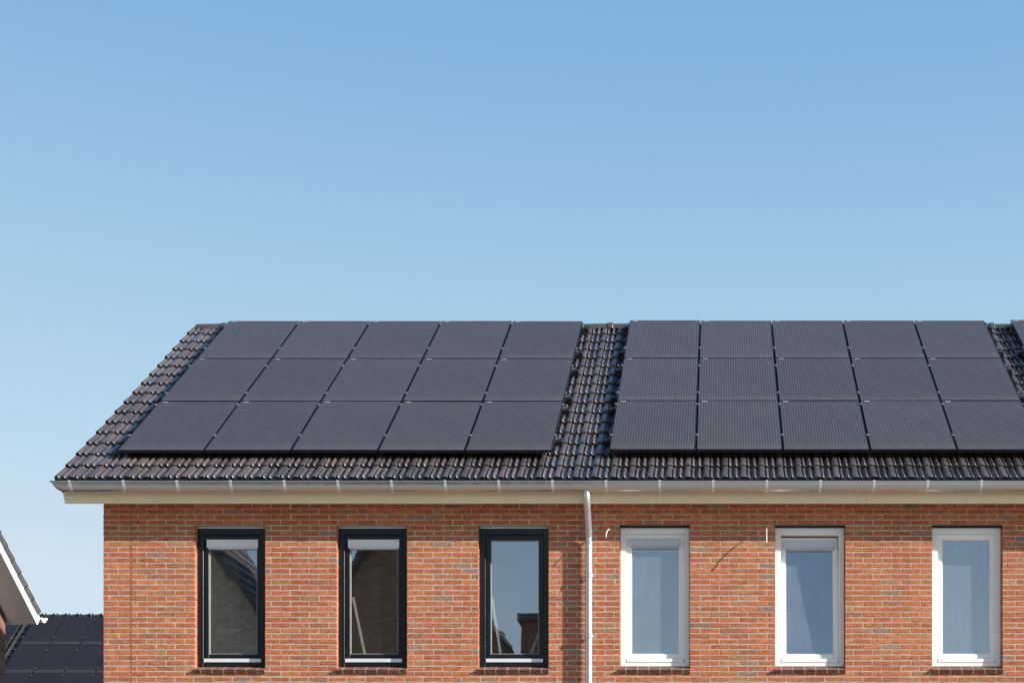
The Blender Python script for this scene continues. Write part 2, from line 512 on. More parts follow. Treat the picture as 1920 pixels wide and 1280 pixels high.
# ---------------------------------------------------------------- windows
OPEN_W = .812; ZT, ZB = 6.0, 4.375
def win_frame(mb, x0, x1, z0, z1, y0, y1, wl, wr, wt, wb, b=.004):
    """four butted members, the stiles running through"""
    mb.bevel_box(x0, x0 + wl, y0, y1, z0, z1, b)
    mb.bevel_box(x1 - wr, x1, y0, y1, z0, z1, b)
    mb.bevel_box(x0 + wl - .0005, x1 - wr + .0005, y0 + .001, y1 - .001, z1 - wt, z1 - .0005, b)
    mb.bevel_box(x0 + wl - .0005, x1 - wr + .0005, y0 + .001, y1 - .001, z0 + .0005, z0 + wb, b)

def make_window(parent, xc, kind, vent=True, tilt=0.0, braces=(), label=None, handle=False, seed=0):
    m = MT['black_frame'] if kind == 'black' else MT['white_frame']
    r = random.Random(seed)
    x0, x1 = xc - OPEN_W / 2 + .003, xc + OPEN_W / 2 - .003
    FY = .085
    zt = ZT - (.018 if kind == 'black' else .009)
    mb = MB(); win_frame(mb, x0, x1, ZB + .004, zt, FY, FY + .11, .068, .062, .072, .048)
    fr = mb.build('window', m, parent)
    if label: fr['label'] = label
    # steel lintel edge and flashing strip
    mb = MB(); mb.box(x0 - .02, x1 + .02, .004, .10, ZT + .001, ZT + .007)
    mb.build('lintel', MT['joint'] if kind == 'white' else MT['rubber'], fr)
    mb = MB(); mb.box(x0 + .002, x1 - .002, FY - .012, FY + .02, zt + .001, ZT - .003)
    mb.build('head_strip', MT['alu'] if kind == 'black' else MT['dark'], fr)
    # sash
    sx0, sx1 = x0 + .070, x1 - .064; sz0, sz1 = ZB + .100, zt - .074
    W = .056
    mb = MB(); win_frame(mb, sx0, sx1, sz0, sz1, 0, .06, W, W, W, .052)
    hinge = Vector((0, FY + .022, sz0))
    rot = Matrix.Translation(hinge) @ Matrix.Rotation(-R(tilt), 4, 'X') @ Matrix.Translation(-Vector((0, 0, sz0)))
    sash = mb.build('sash', m, fr, matrix=rot)
    gx0, gx1, gz0, gz1 = sx0 + W, sx1 - W, sz0 + .052, sz1 - W
    mb = MB(); s = .007
    mb.box(gx0, gx0 + s, .012, .03, gz0, gz1); mb.box(gx1 - s, gx1, .012, .03, gz0, gz1)
    mb.box(gx0 + s, gx1 - s, .013, .03, gz0, gz0 + s); mb.box(gx0 + s, gx1 - s, .013, .03, gz1 - s, gz1)
    mb.build('glazing_seal', MT['rubber'] if kind == 'black' else MT['white_frame'], fr, matrix=rot)
    mb = MB()
    # pane with a tiny dished set so that neighbouring panes never reflect exactly alike
    nx = 6; nz = 10; V = []; F = []
    for a in range(nz + 1):
        for b_ in range(nx + 1):
            u, v = b_ / nx, a / nz
            V.append((gx0 + .003 + (gx1 - gx0 - .006) * u, .026 + .0006 * math.sin(math.pi * u) * math.sin(math.pi * v), gz0 + .003 + (gz1 - gz0 - .006) * v))
    for a in range(nz):
        for b_ in range(nx):
            F.append((a * (nx + 1) + b_, a * (nx + 1) + b_ + 1, (a + 1) * (nx + 1) + b_ + 1, (a + 1) * (nx + 1) + b_))
    mb.mesh(V, F)
    mb.build('pane', MT['glass_black'] if kind == 'black' else MT['glass_white'], fr, smooth=30, matrix=rot)
    if vent:
        vz1 = gz1 + .004; vz0 = vz1 - .092; a, b_ = gx0 - .012, gx1 + .012
        mb = MB()
        # box with a hollow-chamfered front and slanted cheeks
        prof = [(.026, vz1), (-.020, vz1), (-.024, vz1 - .006), (-.024, vz1 - .016), (-.016, vz0 + .030), (-.016, vz0 + .010), (-.020, vz0), (.026, vz0)]
        V = [(a + (.0 if p[0] > -.018 else .0), p[0], p[1]) for p in prof] + [(b_, p[0], p[1]) for p in prof]
        n = len(prof)
        mb.mesh(V, [(i, (i + 1) % n, n + (i + 1) % n, n + i) for i in range(n)] + [tuple(range(n))[::-1], tuple(range(n, 2 * n))])
        mb.mesh([(a - .004, .02, vz0 - .001), (a - .004, -.030, vz0 - .001), (a - .004, -.030, vz1 + .001), (a + .018, -.022, vz0 - .001), (a + .008, -.030, vz1 + .001), (a + .018, .02, vz0 - .001)],
                [(0, 1, 2), (1, 3, 4, 2), (0, 5, 3, 1)])
        mb.mesh([(b_ + .004, .02, vz0 - .001), (b_ + .004, -.030, vz0 - .001), (b_ + .004, -.030, vz1 + .001), (b_ - .018, -.022, vz0 - .001), (b_ - .008, -.030, vz1 + .001), (b_ - .018, .02, vz0 - .001)],
                [(0, 1, 2), (1, 3, 4, 2), (0, 5, 3, 1)])
        mb.box(a + .004, b_ - .004, -.014, .022, vz0 - .014, vz0 - .002)
        mb.build('trickle_vent', MT['alu'] if kind == 'black' else MT['alu_grey'], fr, matrix=rot)
    # drip strip on the bottom rail
    mb = MB(); mb.bevel_box(sx0 - .002 + .004, sx1 - .004, FY - .004, FY + .03, ZB + .054, ZB + .096, .003)
    mb.build('drip_strip', MT['alu'] if kind == 'black' else MT['white_frame'], fr)
    # things seen through the pane
    for (ax, az, bx, bz) in braces:
        mb = MB(); d = Vector((bx - ax, 0, bz - az)); n = Vector((-d.z, 0, d.x)).normalized() * .013
        p0, p1 = Vector((ax, .150, az)), Vector((bx, .150, bz)); q = Vector((0, .02, 0))
        V = [p0 - n, p0 + n, p1 + n, p1 - n]; V += [v + q for v in V]
        mb.mesh(V, [(0, 1, 2, 3), (7, 6, 5, 4), (0, 4, 5, 1), (1, 5, 6, 2), (2, 6, 7, 3), (3, 7, 4, 0)])
        mb.build('brace_lath', MT['lath'], fr)
    if handle:
        mb = MB(); mb.bevel_box(gx0 + .002, gx0 + .060, .045, .058, 5.02, 5.034, .003)
        mb.build('handle', MT['white_frame'], fr, matrix=rot)
    # sill of sloping bricks on edge
    mb = MB(); n = 7
    y0s, y1s = -.045, FY + .02
    ws = [.062] + [.102] * 3 + [.102, .102, .062]
    tot = sum(ws) + .010 * 6; sc = (OPEN_W + .006) / tot
    x = xc - OPEN_W / 2 - .003
    sl = lambda y: ZB - .002 - (FY - y) * .36
    for i, w in enumerate(ws):
        w *= sc; a, b_ = x, x + w; x = b_ + .010 * sc
        kk = r.uniform(.85, 1.15); t = (.235 * kk, .115 * kk, .080 * kk * r.uniform(.95, 1.1))
        jj = r.uniform(-.0015, .0015)
        P = [(y0s + .034 + jj, sl(y0s) - .044), (y0s + jj, sl(y0s) - .004), (y0s + .005 + jj, sl(y0s)), (y1s, sl(y1s)), (y1s, sl(y0s) - .046)]
        V = [(a, *p) for p in P] + [(b_, *p) for p in P]; k = len(P)
        mb.mesh(V, [(q, (q + 1) % k, k + (q + 1) % k, k + q)[::-1] for q in range(k)] + [tuple(range(k)), tuple(range(k, 2 * k))[::-1]], 0, t)
        if i < n - 1:
            V = [(b_, y0s + .030, sl(y0s) - .043), (b_, y0s + .0005, sl(y0s) - .003), (b_, y1s, sl(y1s) - .002), (b_, y1s, sl(y0s) - .045)]
            V += [(x, *p[1:]) for p in V]
            mb.mesh(V, [(0, 4, 5, 1), (1, 5, 6, 2), (3, 7, 4, 0)], 1)
    mb.build('sill', [MT['sillbrick'], MT['mortar']], fr, tint=True)
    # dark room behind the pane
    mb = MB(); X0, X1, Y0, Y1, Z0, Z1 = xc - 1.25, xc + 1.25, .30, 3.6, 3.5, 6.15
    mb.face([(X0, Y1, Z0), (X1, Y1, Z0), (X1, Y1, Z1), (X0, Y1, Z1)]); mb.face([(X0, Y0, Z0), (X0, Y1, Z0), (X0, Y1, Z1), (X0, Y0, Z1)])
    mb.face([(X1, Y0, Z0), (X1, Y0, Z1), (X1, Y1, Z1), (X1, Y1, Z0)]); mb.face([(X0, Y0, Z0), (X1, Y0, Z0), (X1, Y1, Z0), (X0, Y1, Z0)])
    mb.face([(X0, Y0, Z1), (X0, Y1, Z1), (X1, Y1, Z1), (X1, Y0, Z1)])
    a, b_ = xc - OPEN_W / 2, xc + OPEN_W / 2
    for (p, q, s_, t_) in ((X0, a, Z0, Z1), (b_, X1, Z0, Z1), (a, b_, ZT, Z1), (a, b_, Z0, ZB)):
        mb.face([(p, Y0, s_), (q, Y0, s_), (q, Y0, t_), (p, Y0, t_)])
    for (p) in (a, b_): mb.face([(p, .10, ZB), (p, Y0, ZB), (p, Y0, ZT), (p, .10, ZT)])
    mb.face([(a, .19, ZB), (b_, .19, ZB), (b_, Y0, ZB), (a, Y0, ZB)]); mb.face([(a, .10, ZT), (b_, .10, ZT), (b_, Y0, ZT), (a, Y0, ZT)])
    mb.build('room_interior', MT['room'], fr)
    return fr

# ---------------------------------------------------------------- gutter, pipe
GY, GZ, GR = -.37, 6.373, .09
def gutter(parent, x0, x1, endcap, brackets, seams=()):
    mb = MB(); seg = 16
    xs = [x0, x1]
    if endcap: xs = [x0 + .14 * (1 - math.cos(R(a))) for a in (2, 12, 24, 36, 48, 60, 75, 90)] + [x1]
    V = []; F = []
    th = .0035
    for x in xs:
        k = 1.0
        if endcap: k = max(.05, math.sqrt(max(0, 1 - min(1, max(0, (x0 + .14 - x) / .14)) ** 2)))
        for rr in (GR, GR - th):
            for i in range(seg + 1):
                t = math.pi + math.pi * i / seg
                V.append((x, GY + rr * math.cos(t), GZ + rr * math.sin(t) * k))
    n = 2 * (seg + 1)
    for a in range(len(xs) - 1):
        for i in range(seg):
            F.append((a * n + i, (a + 1) * n + i, (a + 1) * n + i + 1, a * n + i + 1))
            q = seg + 1 + i
            F.append((a * n + q, a * n + q + 1, (a + 1) * n + q + 1, (a + 1) * n + q))
    mb.mesh(V, F)
    # rolled bead and inner top edge
    mb.tube([(x0 - (.012 if endcap else 0), GY - GR - .006, GZ + .004), (x1, GY - GR - .006, GZ + .004)], .0105, 10)
    mb.box(x0 + .01, x1, GY + GR - .004, GY + GR + .002, GZ - .002, GZ + .045)
    if endcap:
        mb.face([(x0 + .004, GY - GR, GZ - .001), (x0 + .14, GY - GR, GZ - .001), (x0 + .14, GY + GR, GZ - .001), (x0 + .004, GY + GR, GZ - .001)])
    for xs_ in seams:
        V = []
        for x in (xs_ - .009, xs_ + .009):
            for i in range(seg + 1):
                t = math.pi + math.pi * i / seg; V.append((x, GY + (GR + .0022) * math.cos(t), GZ + (GR + .0022) * math.sin(t)))
        mb.mesh(V, [(i, seg + 1 + i, seg + 2 + i, i + 1) for i in range(seg)])
    g = mb.build('gutter', MT['zinc'], parent, smooth=50)
    # one strap mesh, shared
    mb = MB(); w = .028; V = []
    pts = [(-GR - .019, .010), (-GR - .019, -.004)]
    ring = []
    for i in range(seg + 1):
        t = math.pi + R(6) + (math.pi - R(6)) * i / seg
        ring.append(((GR + .006) * math.cos(t), (GR + .006) * math.sin(t)))
    ring = [(-GR - .014, .016), (-GR - .019, .006), (-GR - .015, -.006)] + ring
    nn = len(ring)
    for x in (-w / 2, w / 2):
        for (a, b) in ring: V.append((x, a, b))
    for x in (-w / 2, w / 2):
        for (a, b) in ring: V.append((x, a * .965, b * .965))
    F = [(i, nn + i, nn + i + 1, i + 1) for i in range(nn - 1)]
    F += [(i, i + 1, 2 * nn + i + 1, 2 * nn + i) for i in range(nn - 1)] + [(nn + i, 3 * nn + i, 3 * nn + i + 1, nn + i + 1) for i in range(nn - 1)]
    mb.mesh(V, F)
    first = None
    for x in brackets:
        if first is None: first = o = mb.build('gutter_bracket', MT['zinc_strap'], g, smooth=40)
        else:
            o = first.copy(); COL.objects.link(o); o.parent = g
        o.location = (x, GY, GZ)
    return g

def downpipe(parent, x):
    r = .0388
    mb = MB()
    def arc(p0, p1, p2, n=6):
        p0, p1, p2 = Vector(p0), Vector(p1), Vector(p2)
        return [(1 - t) ** 2 * p0 + 2 * t * (1 - t) * p1 + t * t * p2 for t in [i / n for i in range(n + 1)]]
    zt = GZ - GR + .010
    top = [(x, GY, zt), (x, GY, zt - .07)]
    b0 = (x, GY, zt - .095); b1 = (x, -.078, 5.85)
    e1 = Vector(b0); e2 = Vector(b1); d = (e2 - e1).normalized()
    path = [Vector((x, GY, zt))] + arc((x, GY, zt - .035), e1, e1 + d * .05) + arc(e2 - d * .06, e2, (x, -.078, 5.79)) + [Vector((x, -.078, 5.0)), Vector((x, -.078, 0.02))]
    mb.tube(path, r, 22)
    # sleeves
    for (p, q, rr) in ((e1 + d * .055, e1 + d * .075, r + .0022), (e2 - d * .075, e2 - d * .055, r + .0022), (Vector((x, -.078, 5.775)), Vector((x, -.078, 5.765)), r + .0025), (Vector((x, -.078, 5.695)), Vector((x, -.078, 5.689)), r + .0028)):
        mb.tube([p, q], rr, 22)
    dp = mb.build('downpipe', MT['galv'], parent, smooth=40)
    first = None
    for z in (5.395, 4.700, 2.6):
        if first is None:
            mb = MB()
            mb.tube([(0, 0, -.018), (0, 0, -.014), (0, 0, .014), (0, 0, .018)], [r + .004, r + .009, r + .009, r + .004], 22)
            mb.tube([(0, 0, .024), (0, 0, .032)], r + .006, 22)
            mb.tube([(0, .03, 0), (0, .077, 0)], .007, 8)
            mb.box(r, r + .030, -.005, .001, -.012, .012); mb.tube([(r + .018, -.016, 0), (r + .018, .010, 0)], .0055, 8)
            first = o = mb.build('pipe_clamp', MT['galv'], dp, smooth=40)
        else:
            o = first.copy(); COL.objects.link(o); o.parent = dp
        o.location = (x, -.078, z)
    return dp

# ---------------------------------------------------------------- terrace
WXB = [-5.672, -4.030, -2.392]
WXW = [-.756, 1.042, 2.862]
BACKY = 2 * RY + .47                                    # back eave line
house_root = []
ridge_src = None
SPEC = [
    ('brick end house with three black framed windows and a bare tiled verge', WXB),
    ('brick terraced house with three white framed windows', WXW),
    ('terraced house at the right edge, only its roof corner in view', []),
]
for hi, ((hx0, hx1), (tx0, nt_), (lab, wins)) in enumerate(zip(HOUSES, TILE_X, SPEC)):
    h = empty('brick_house', (hx0, 0, 0)); tag(h, lab, 'house', 'brick terraced houses in one row')
    # children are authored in world space
    class Off: pass
    inv = Matrix.Translation((-hx0, 0, 0))
    house_root.append(h)
    # --- wall
    mb = MB()
    ops = [(x - OPEN_W / 2, x + OPEN_W / 2, ZB - .0625, ZT) for x in wins]
    brick_wall(mb, hx0, hx1, 6.4375, 0.0, ops, 40 + hi, breaks=(-6.815,) if hi == 0 else ())
    if hi == 0: mb.box(-6.8172, -6.8128, -.0005, .05, 0, 6.43, 2)
    zr = lambda y: EZ - .06 + (y - EY) * math.tan(A) if y <= RY else EZ - .06 + (2 * RY - EY - y) * math.tan(A)
    yb = 2 * RY - .1
    if hi == 0:                                          # gable end and back
        mb.face([(hx0 + .003, .10, 0), (hx0 + .003, .10, zr(.10)), (hx0 + .003, RY, zr(RY)), (hx0 + .003, yb, zr(yb)), (hx0 + .003, yb, 0)], 3)
    if hi == 2:
        mb.face([(hx1 - .003, .10, 0), (hx1 - .003, yb, 0), (hx1 - .003, yb, zr(yb)), (hx1 - .003, RY, zr(RY)), (hx1 - .003, .10, zr(.10))], 3)
    mb.face([(hx0, yb, 0), (hx0, yb, zr(yb)), (hx1, yb, zr(yb)), (hx1, yb, 0)], 3)
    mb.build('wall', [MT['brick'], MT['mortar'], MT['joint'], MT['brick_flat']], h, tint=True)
    # --- roof: tiled front slope, plain back slope, deck underneath
    mb = MB(); tiles(mb, tx0, nt_, 7 + hi, verge=(hi == 0))
    tx1 = tx0 + nt_ * TP
    dk = -.035
    P = [slope(tx0, .03, dk), slope(tx1, .03, dk), slope(tx1, SLEN - .01, dk), slope(tx0, SLEN - .01, dk)]
    mb.face(P, 2)
    mirror = lambda p: (p[0], 2 * RY - p[1], p[2])
    mb.face([mirror(p) for p in P][::-1], 2)
    B = [slope(tx0, -.05, .03), slope(tx1, -.05, .03), slope(tx1, SLEN, .03), slope(tx0, SLEN, .03)]
    mb.face([mirror(p) for p in B][::-1], 1)
    roof = mb.build('roof', [MT['tile'], MT['tile_front'], MT['roof_under']], h, smooth=52, tint=True)
    # --- ridge capping, one child per capping tile
    x = tx0 + (.03 if hi == 0 else -.02)
    while x < tx1 - .2:
        if ridge_src is None: o = ridge_src = ridge_tile_mesh()
        else: o = ridge_src.copy(); COL.objects.link(o)
        o.parent = roof; o.location = (x, RY, RZ - .024 + rnd.uniform(-.003, .003))
        o.rotation_euler = (rnd.uniform(-.02, .02), R(.9) * -1, rnd.uniform(-.008, .008)); x += .425
    # --- fascia with nail heads
    fx0 = -7.455 if hi == 0 else (-1.359 if hi == 1 else 1.70 + 0)
    FYB = -.268
    def fascia(a, b, cut=0.0):
        mb = MB(); z0, z1 = 6.182, 6.375
        V = [(a + cut, FYB, z0), (b, FYB, z0), (b, FYB, z1), (a, FYB, z1)]
        V += [(p[0], FYB + .018, p[2]) for p in V]
        mb.mesh(V, [(0, 1, 2, 3), (7, 6, 5, 4), (0, 4, 5, 1), (1, 5, 6, 2), (2, 6, 7, 3), (3, 7, 4, 0)])
        xx = a + .14
        while xx < b - .05:
            mb.tube([(xx, FYB - .0012, z0 + .042), (xx, FYB + .004, z0 + .042)], .0042, 8, 1); xx += .505 + rnd.uniform(-.012, .012)
        mb.build('fascia', [MT['cream'], MT['tile_grey']], h)
    if hi == 0: fascia(-7.505, -1.369, .040)
    elif hi == 1: fascia(-1.365, 1.662); fascia(1.666, 3.876)
    else: fascia(3.880, hx1)
    # soffit boards behind the fascia
    mb = MB(); mb.box(-7.42 if hi == 0 else hx0, hx1, FYB + .02, -.012, 6.30, 6.315)
    if hi == 0:
        V = [slope(-7.42, -.02 + .1, -.13), slope(-7.137, .08, -.13), slope(-7.137, SLEN - .1, -.13), slope(-7.42, SLEN - .1, -.13)]
        mb.face(V)
    mb.build('soffit', MT['cream'], h)
    if hi == 0:                                          # dark verge board under the edge tiles
        mb = MB()
        P = [slope(-7.462, -.115, -.005), slope(-7.462, -.075, -.105), slope(-7.462, .12, -.165), slope(-7.462, SLEN - .05, -.165), slope(-7.462, SLEN - .05, -.05), slope(-7.462, .05, -.03)]
        Q = [(p[0] + .02, p[1], p[2]) for p in P]; n = len(P)
        mb.mesh([*P, *Q], [tuple(range(n))[::-1], tuple(range(n, 2 * n))] + [(i, (i + 1) % n, n + (i + 1) % n, n + i) for i in range(n)])
        mb.build('verge_board', MT['dark'], h)
    # --- gutter
    gx0 = -7.54 if hi == 0 else hx0 + .001
    br = [x for x in [-7.33 + .6045 * i for i in range(26)] if gx0 + .05 < x < hx1 - .02]
    gutter(h, gx0, hx1, hi == 0, br, {0: (-1.775,), 1: (1.235,), 2: ()}[hi])
    # --- windows
    if hi == 0:
        make_window(h, wins[0], 'black', label='black window reflecting a tiled roof slope', seed=1)
        make_window(h, wins[1], 'black', braces=[(-4.285, 5.20, -4.140, 4.50)], label='black window with a pale lath leaning behind the pane', seed=2)
        make_window(h, wins[2], 'black', vent=False, braces=[(-2.662, 5.20, -2.558, 4.50), (-2.085, 4.85, -2.225, 4.50)], label='black window without a vent, two laths behind the pane', seed=3)
    if hi == 1:
        make_window(h, wins[0], 'white', label='white window with a trickle vent, tightly shut', seed=4)
        make_window(h, wins[1], 'white', tilt=4.4, handle=True, label='white window tilted inward at the top', seed=5)
        make_window(h, wins[2], 'white', vent=False, label='white window without a vent, streaked pane', seed=6)
    if hi < 2: downpipe(h, (-1.510, 3.90)[hi] if hi == 0 else 3.86)
    # bring children from world space to the house's own origin
    for ch in h.children: ch.location = Vector(ch.location) + Vector((-hx0, 0, 0))

# ---------------------------------------------------------------- cable stubs
def cable(pts, r, lab, wire=None):
    o = empty('cable', pts[0])
    tag(o, lab, 'cable', 'loose cable ends sticking out of the brick wall')
    P = [Vector(p) - Vector(pts[0]) for p in pts]
    # smooth the path
    path = []
    for i in range(len(P) - 1):
        p0 = P[max(i - 1, 0)]; p1 = P[i]; p2 = P[i + 1]; p3 = P[min(i + 2, len(P) - 1)]
        for k in range(5):
            t = k / 5
            path.append(.5 * ((2 * p1) + (p2 - p0) * t + (2 * p0 - 5 * p1 + 4 * p2 - p3) * t * t + (3 * p1 - p0 - 3 * p2 + p3) * t ** 3))
    path.append(P[-1])
    mb = MB(); mb.tube(path, r, 10); mb.build('sheath', MT['cable'], o, smooth=50)
    if wire:
        mb = MB(); mb.tube([Vector(p) - Vector(pts[0]) for p in wire], .0022, 6); mb.build('bare_wire', MT['clamp'], o)
cable([(-1.265, .01, 5.945), (-1.268, -.05, 5.94), (-1.282, -.12, 5.92), (-1.297, -.19, 5.872), (-1.302, -.245, 5.80)], .0062,
      'short white cable end beside the zinc downpipe')
cable([(.535, .01, 5.965), (.535, -.05, 5.96), (.534, -.13, 5.915), (.533, -.20, 5.83), (.532, -.24, 5.738)], .0062,
      'white cable end left of the tilted white window', wire=[(.47, .005, 5.86), (.462, -.01, 5.83), (.478, -.015, 5.79)])

# ---------------------------------------------------------------- solar panels
PW, PH, PT = .992, 1.667, .035
PANEL = {}
def panel_meshes(far=False):
    if far in PANEL: return PANEL[far]
    mb = MB(); f = .011
    # frame: four bars in the roof plane; z is the roof normal, top face at z = 0
    mb.bevel_box(0, f, 0, PH, -PT, 0, .0012); mb.bevel_box(PW - f, PW, 0, PH, -PT, 0, .0012)
    mb.bevel_box(f, PW - f, 0, f, -PT, -.0005, .0012); mb.bevel_box(f, PW - f, PH - f, PH, -PT, -.0005, .0012)
    a = mb.build('frame', MT['panel_frame'])
    mb = MB(); mb.face([(f, f, -.0025), (PW - f, f, -.0025), (PW - f, PH - f, -.0025), (f, PH - f, -.0025)])
    mb.face([(f, f, -.006), (f, PH - f, -.006), (PW - f, PH - f, -.006), (PW - f, f, -.006)], 1)
    b = mb.build('cell_sheet', [MT['cells_far'] if far else MT['cells'], MT['dark']])
    mb = MB(); mb.face([(.045, PH - .034, -.0012), (.110, PH - .034, -.0012), (.110, PH - .020, -.0012), (.045, PH - .020, -.0012)])
    c = mb.build('sticker', MT['sticker'])
    PANEL[far] = [o.data for o in (a, b, c)]
    for o in (a, b, c): bpy.data.objects.remove(o)
    return PANEL[far]

def solar_panel(loc, pitch, lab, group, far=False, roll=0):
    p = empty('solar_panel', loc, (pitch, 0, 0)); tag(p, lab, 'solar panel', group)
    ms = panel_meshes(far)
    for nm, me in zip(('frame', 'cell_sheet', 'sticker')[:2 if far else 3], ms): link(nm, me, p)
    return p

FRACS = [(.28, .92), (.17, .81), (.25, .92)]
def rail(loc, pitch, length, gaps, lab, group, far=False):
    """aluminium rail under a row, end caps proud of the panels, clamps in the gaps"""
    r = empty('mounting_rail', loc, (pitch, 0, 0)); tag(r, lab, 'rail', group)
    mb = MB(); mb.box(-.030, length + .030, -.020, .020, -PT - .040, -PT - .002); mb.build('rail_profile', MT['clamp'], r)
    if not far:
        for s, x in ((-1, -.030), (1, length + .030)):
            mb = MB(); mb.bevel_box(min(x, x + s * .062), max(x, x + s * .062), -.085, .012, -PT - .060, -PT - .002, .004); mb.build('end_cap', MT['dark'], r)
    first = None
    for i, gx in enumerate(gaps):
        if first is None:
            mb = MB(); mb.bevel_box(-.016, .016, -.018, .018, -.002, .007, .002); mb.box(-.004, .004, -.016, .016, -PT, -.002); mb.tube([(0, 0, .007), (0, 0, .012)], .006, 8)
            first = o = mb.build('clamp', MT['clamp'], r)
        else: o = first.copy(); COL.objects.link(o); o.parent = r
        o.location = (gx, 0, 0)
    return r

def ordinal(i): return ('leftmost', 'second', 'third', 'fourth', 'fifth')[i]
ROWN = ['bottom', 'middle', 'top']
def array(px0, y0, z0, pitchx, ncol, where, group, pitch=A, rows=3, far=False, rowp=1.680, names=None):
    c, s = math.cos(pitch), math.sin(pitch)
    for rr in range(rows):
        for k in range(ncol):
            d = rr * rowp
            jx = rnd.uniform(-.0012, .0012); jn = rnd.uniform(-.0015, .0015)
            nm = names[rr] if names else ROWN[rr]
            if ncol == 1: lab = f'{nm} black solar panel in the single column {where}'
            elif ncol == 2: lab = f'{nm} black solar panel in the {("left", "right")[k]} column {where}'
            else: lab = f'{("leftmost", "second", "middle", "fourth", "rightmost")[k] if ncol == 5 else ordinal(k)} black solar panel of the {nm} row {where}'
            p = solar_panel((px0 + k * pitchx + jx, y0 + d * c - jn * s, z0 + d * s + jn * c), pitch, lab, group, far)
            p.rotation_euler = (pitch + rnd.uniform(-.0009, .0009), rnd.uniform(-.0009, .0009), rnd.uniform(-.0006, .0006))
        for q, fr in enumerate(FRACS[rr % 3]):
            d = rr * rowp + fr * PH
            gaps = [k * pitchx - (pitchx - PW) / 2 for k in range(1, ncol)]
            gaps = [-.010] + gaps + [(ncol - 1) * pitchx + PW + .010]
            rail((px0, y0 + d * c, z0 + d * s), pitch, (ncol - 1) * pitchx + PW, gaps,
                 f'{("lower", "upper")[q]} rail with grey clamps under the {names[rr] if names else ROWN[rr]} panel row {where}', group.replace('solar panels', 'mounting rails'), far)
array(-6.970, 0.0, 6.871, 1.0065, 5, 'above the black windows', 'solar panels on the left house roof')
array(-1.278, .006, 6.880, 1.0090, 5, 'above the white windows', 'solar panels on the middle house roof')
array(4.130, .022, 6.893, 1.0090, 2, 'at the right picture edge', 'solar panels on the right house roof')

# ---------------------------------------------------------------- neighbour on the left (its gable faces right, its eave lies at the back)
def neighbour():
    q = .942; C = Vector((-12.775 * q - .09, 27.5 * q - 17.67, 0)); w = Vector((.208, .978, 0)).normalized()
    ang = math.atan2(w.y, w.x) - math.pi / 2          # local +Y = w, local +X = outward
    h = empty('brick_house', C, (0, 0, ang)); tag(h, 'brown brick house with white bargeboard in the lower left corner', 'house')
    T = 1.09; L = 8.8
    Z0 = 1.645 + 5.22 * q
    sz = lambda t: Z0 - T * t if t > -L / 2 else Z0 + T * L / 2 - T * (-L / 2 - t)
    mb = MB()
    mb.face([(0, -L, 0), (0, 0, 0), (0, 0, sz(0)), (0, -L / 2, sz(-L / 2)), (0, -L, sz(-L))])
    mb.face([(0, 0, 0), (-7, 0, 0), (-7, 0, sz(0)), (0, 0, sz(0))]); mb.face([(-7, -L, 0), (0, -L, 0), (0, -L, sz(-L)), (-7, -L, sz(-L))])
    mb.build('wall', MT['brick_brown'], h)
    # stepped verge tiles: real overlapping courses, down the back slope
    mb = MB()
    n = 26; step = .25; l2 = L / 2
    cs = 1 / math.sqrt(1 + T * T); sn = T * cs
    for side in (1, -1):
        for k in range(n):
            s0 = k * step; s1 = s0 + step * 1.12
            def P(s, hgt):
                t = .17 - s * cs; z = sz(.17) + .20 + s * sn
                t += hgt * sn; z += hgt * cs
                if side < 0: t = -L - t
                return t, z
            if s1 * cs > l2 + .42: break
            lo = [P(s0, .045), P(s0, -.06), P(s1, -.075), P(s1, .018)]
            V = [(.545, *p) for p in lo] + [(-7.2, *p) for p in lo]
            mb.mesh(V, [(0, 1, 2, 3), (4, 7, 6, 5), (0, 4, 5, 1), (0, 3, 7, 4), (1, 5, 6, 2), (2, 6, 7, 3)], 0)
    mb.build('roof', MT['tile_grey'], h)
    for side in (1, -1):
        pts = []
        f = (lambda t: t) if side > 0 else (lambda t: -L - t)
        for t in (.12, -L / 2): pts.append((f(t), sz(t)))
        mb = MB(); (t0, z0), (t1, z1) = pts
        V = [(.50, t0, z0 - .07), (.50, t1, z1 - .07), (.50, t1, z1 + .15), (.50, t0 + (.08 if side > 0 else -.08), z0 + .06)]
        V += [(.525, *p[1:]) for p in V]
        mb.mesh(V, [(0, 3, 2, 1), (4, 5, 6, 7), (0, 1, 5, 4), (1, 2, 6, 5), (2, 3, 7, 6), (3, 0, 4, 7)])
        mb.build('bargeboard', MT['white_board'], h, recalc=True)
        mb = MB(); mb.mesh([(.003, t0, z0 - .05), (.499, t0, z0 - .05), (.499, t1, z1 - .05), (.003, t1, z1 - .05)], [(0, 1, 2, 3)])
        mb.mesh([(.003, t0, z0 - .05), (.499, t0, z0 - .05), (.499, t0 + .0, z0 + .10), (.003, t0, z0 + .10)], [(0, 1, 2, 3)])
        mb.build('soffit', MT['soffit'], h)
    mb = MB()
    yy = .27; zz = sz(.27) + .235
    pr = [(.07 * math.cos(math.pi + math.pi * i / 10), .08 * math.sin(math.pi + math.pi * i / 10)) for i in range(11)]
    V = [(.545, yy + a, zz + b) for a, b in pr] + [(-7, yy + a, zz + b) for a, b in pr]
    mb.mesh(V, [(i, i + 1, 12 + i, 11 + i) for i in range(10)] + [tuple(range(11))])
    mb.tube([(.55, yy + .075, zz), (-7, yy + .075, zz)], .018, 8);
    mb.build('gutter', MT['white_board'], h)
neighbour()

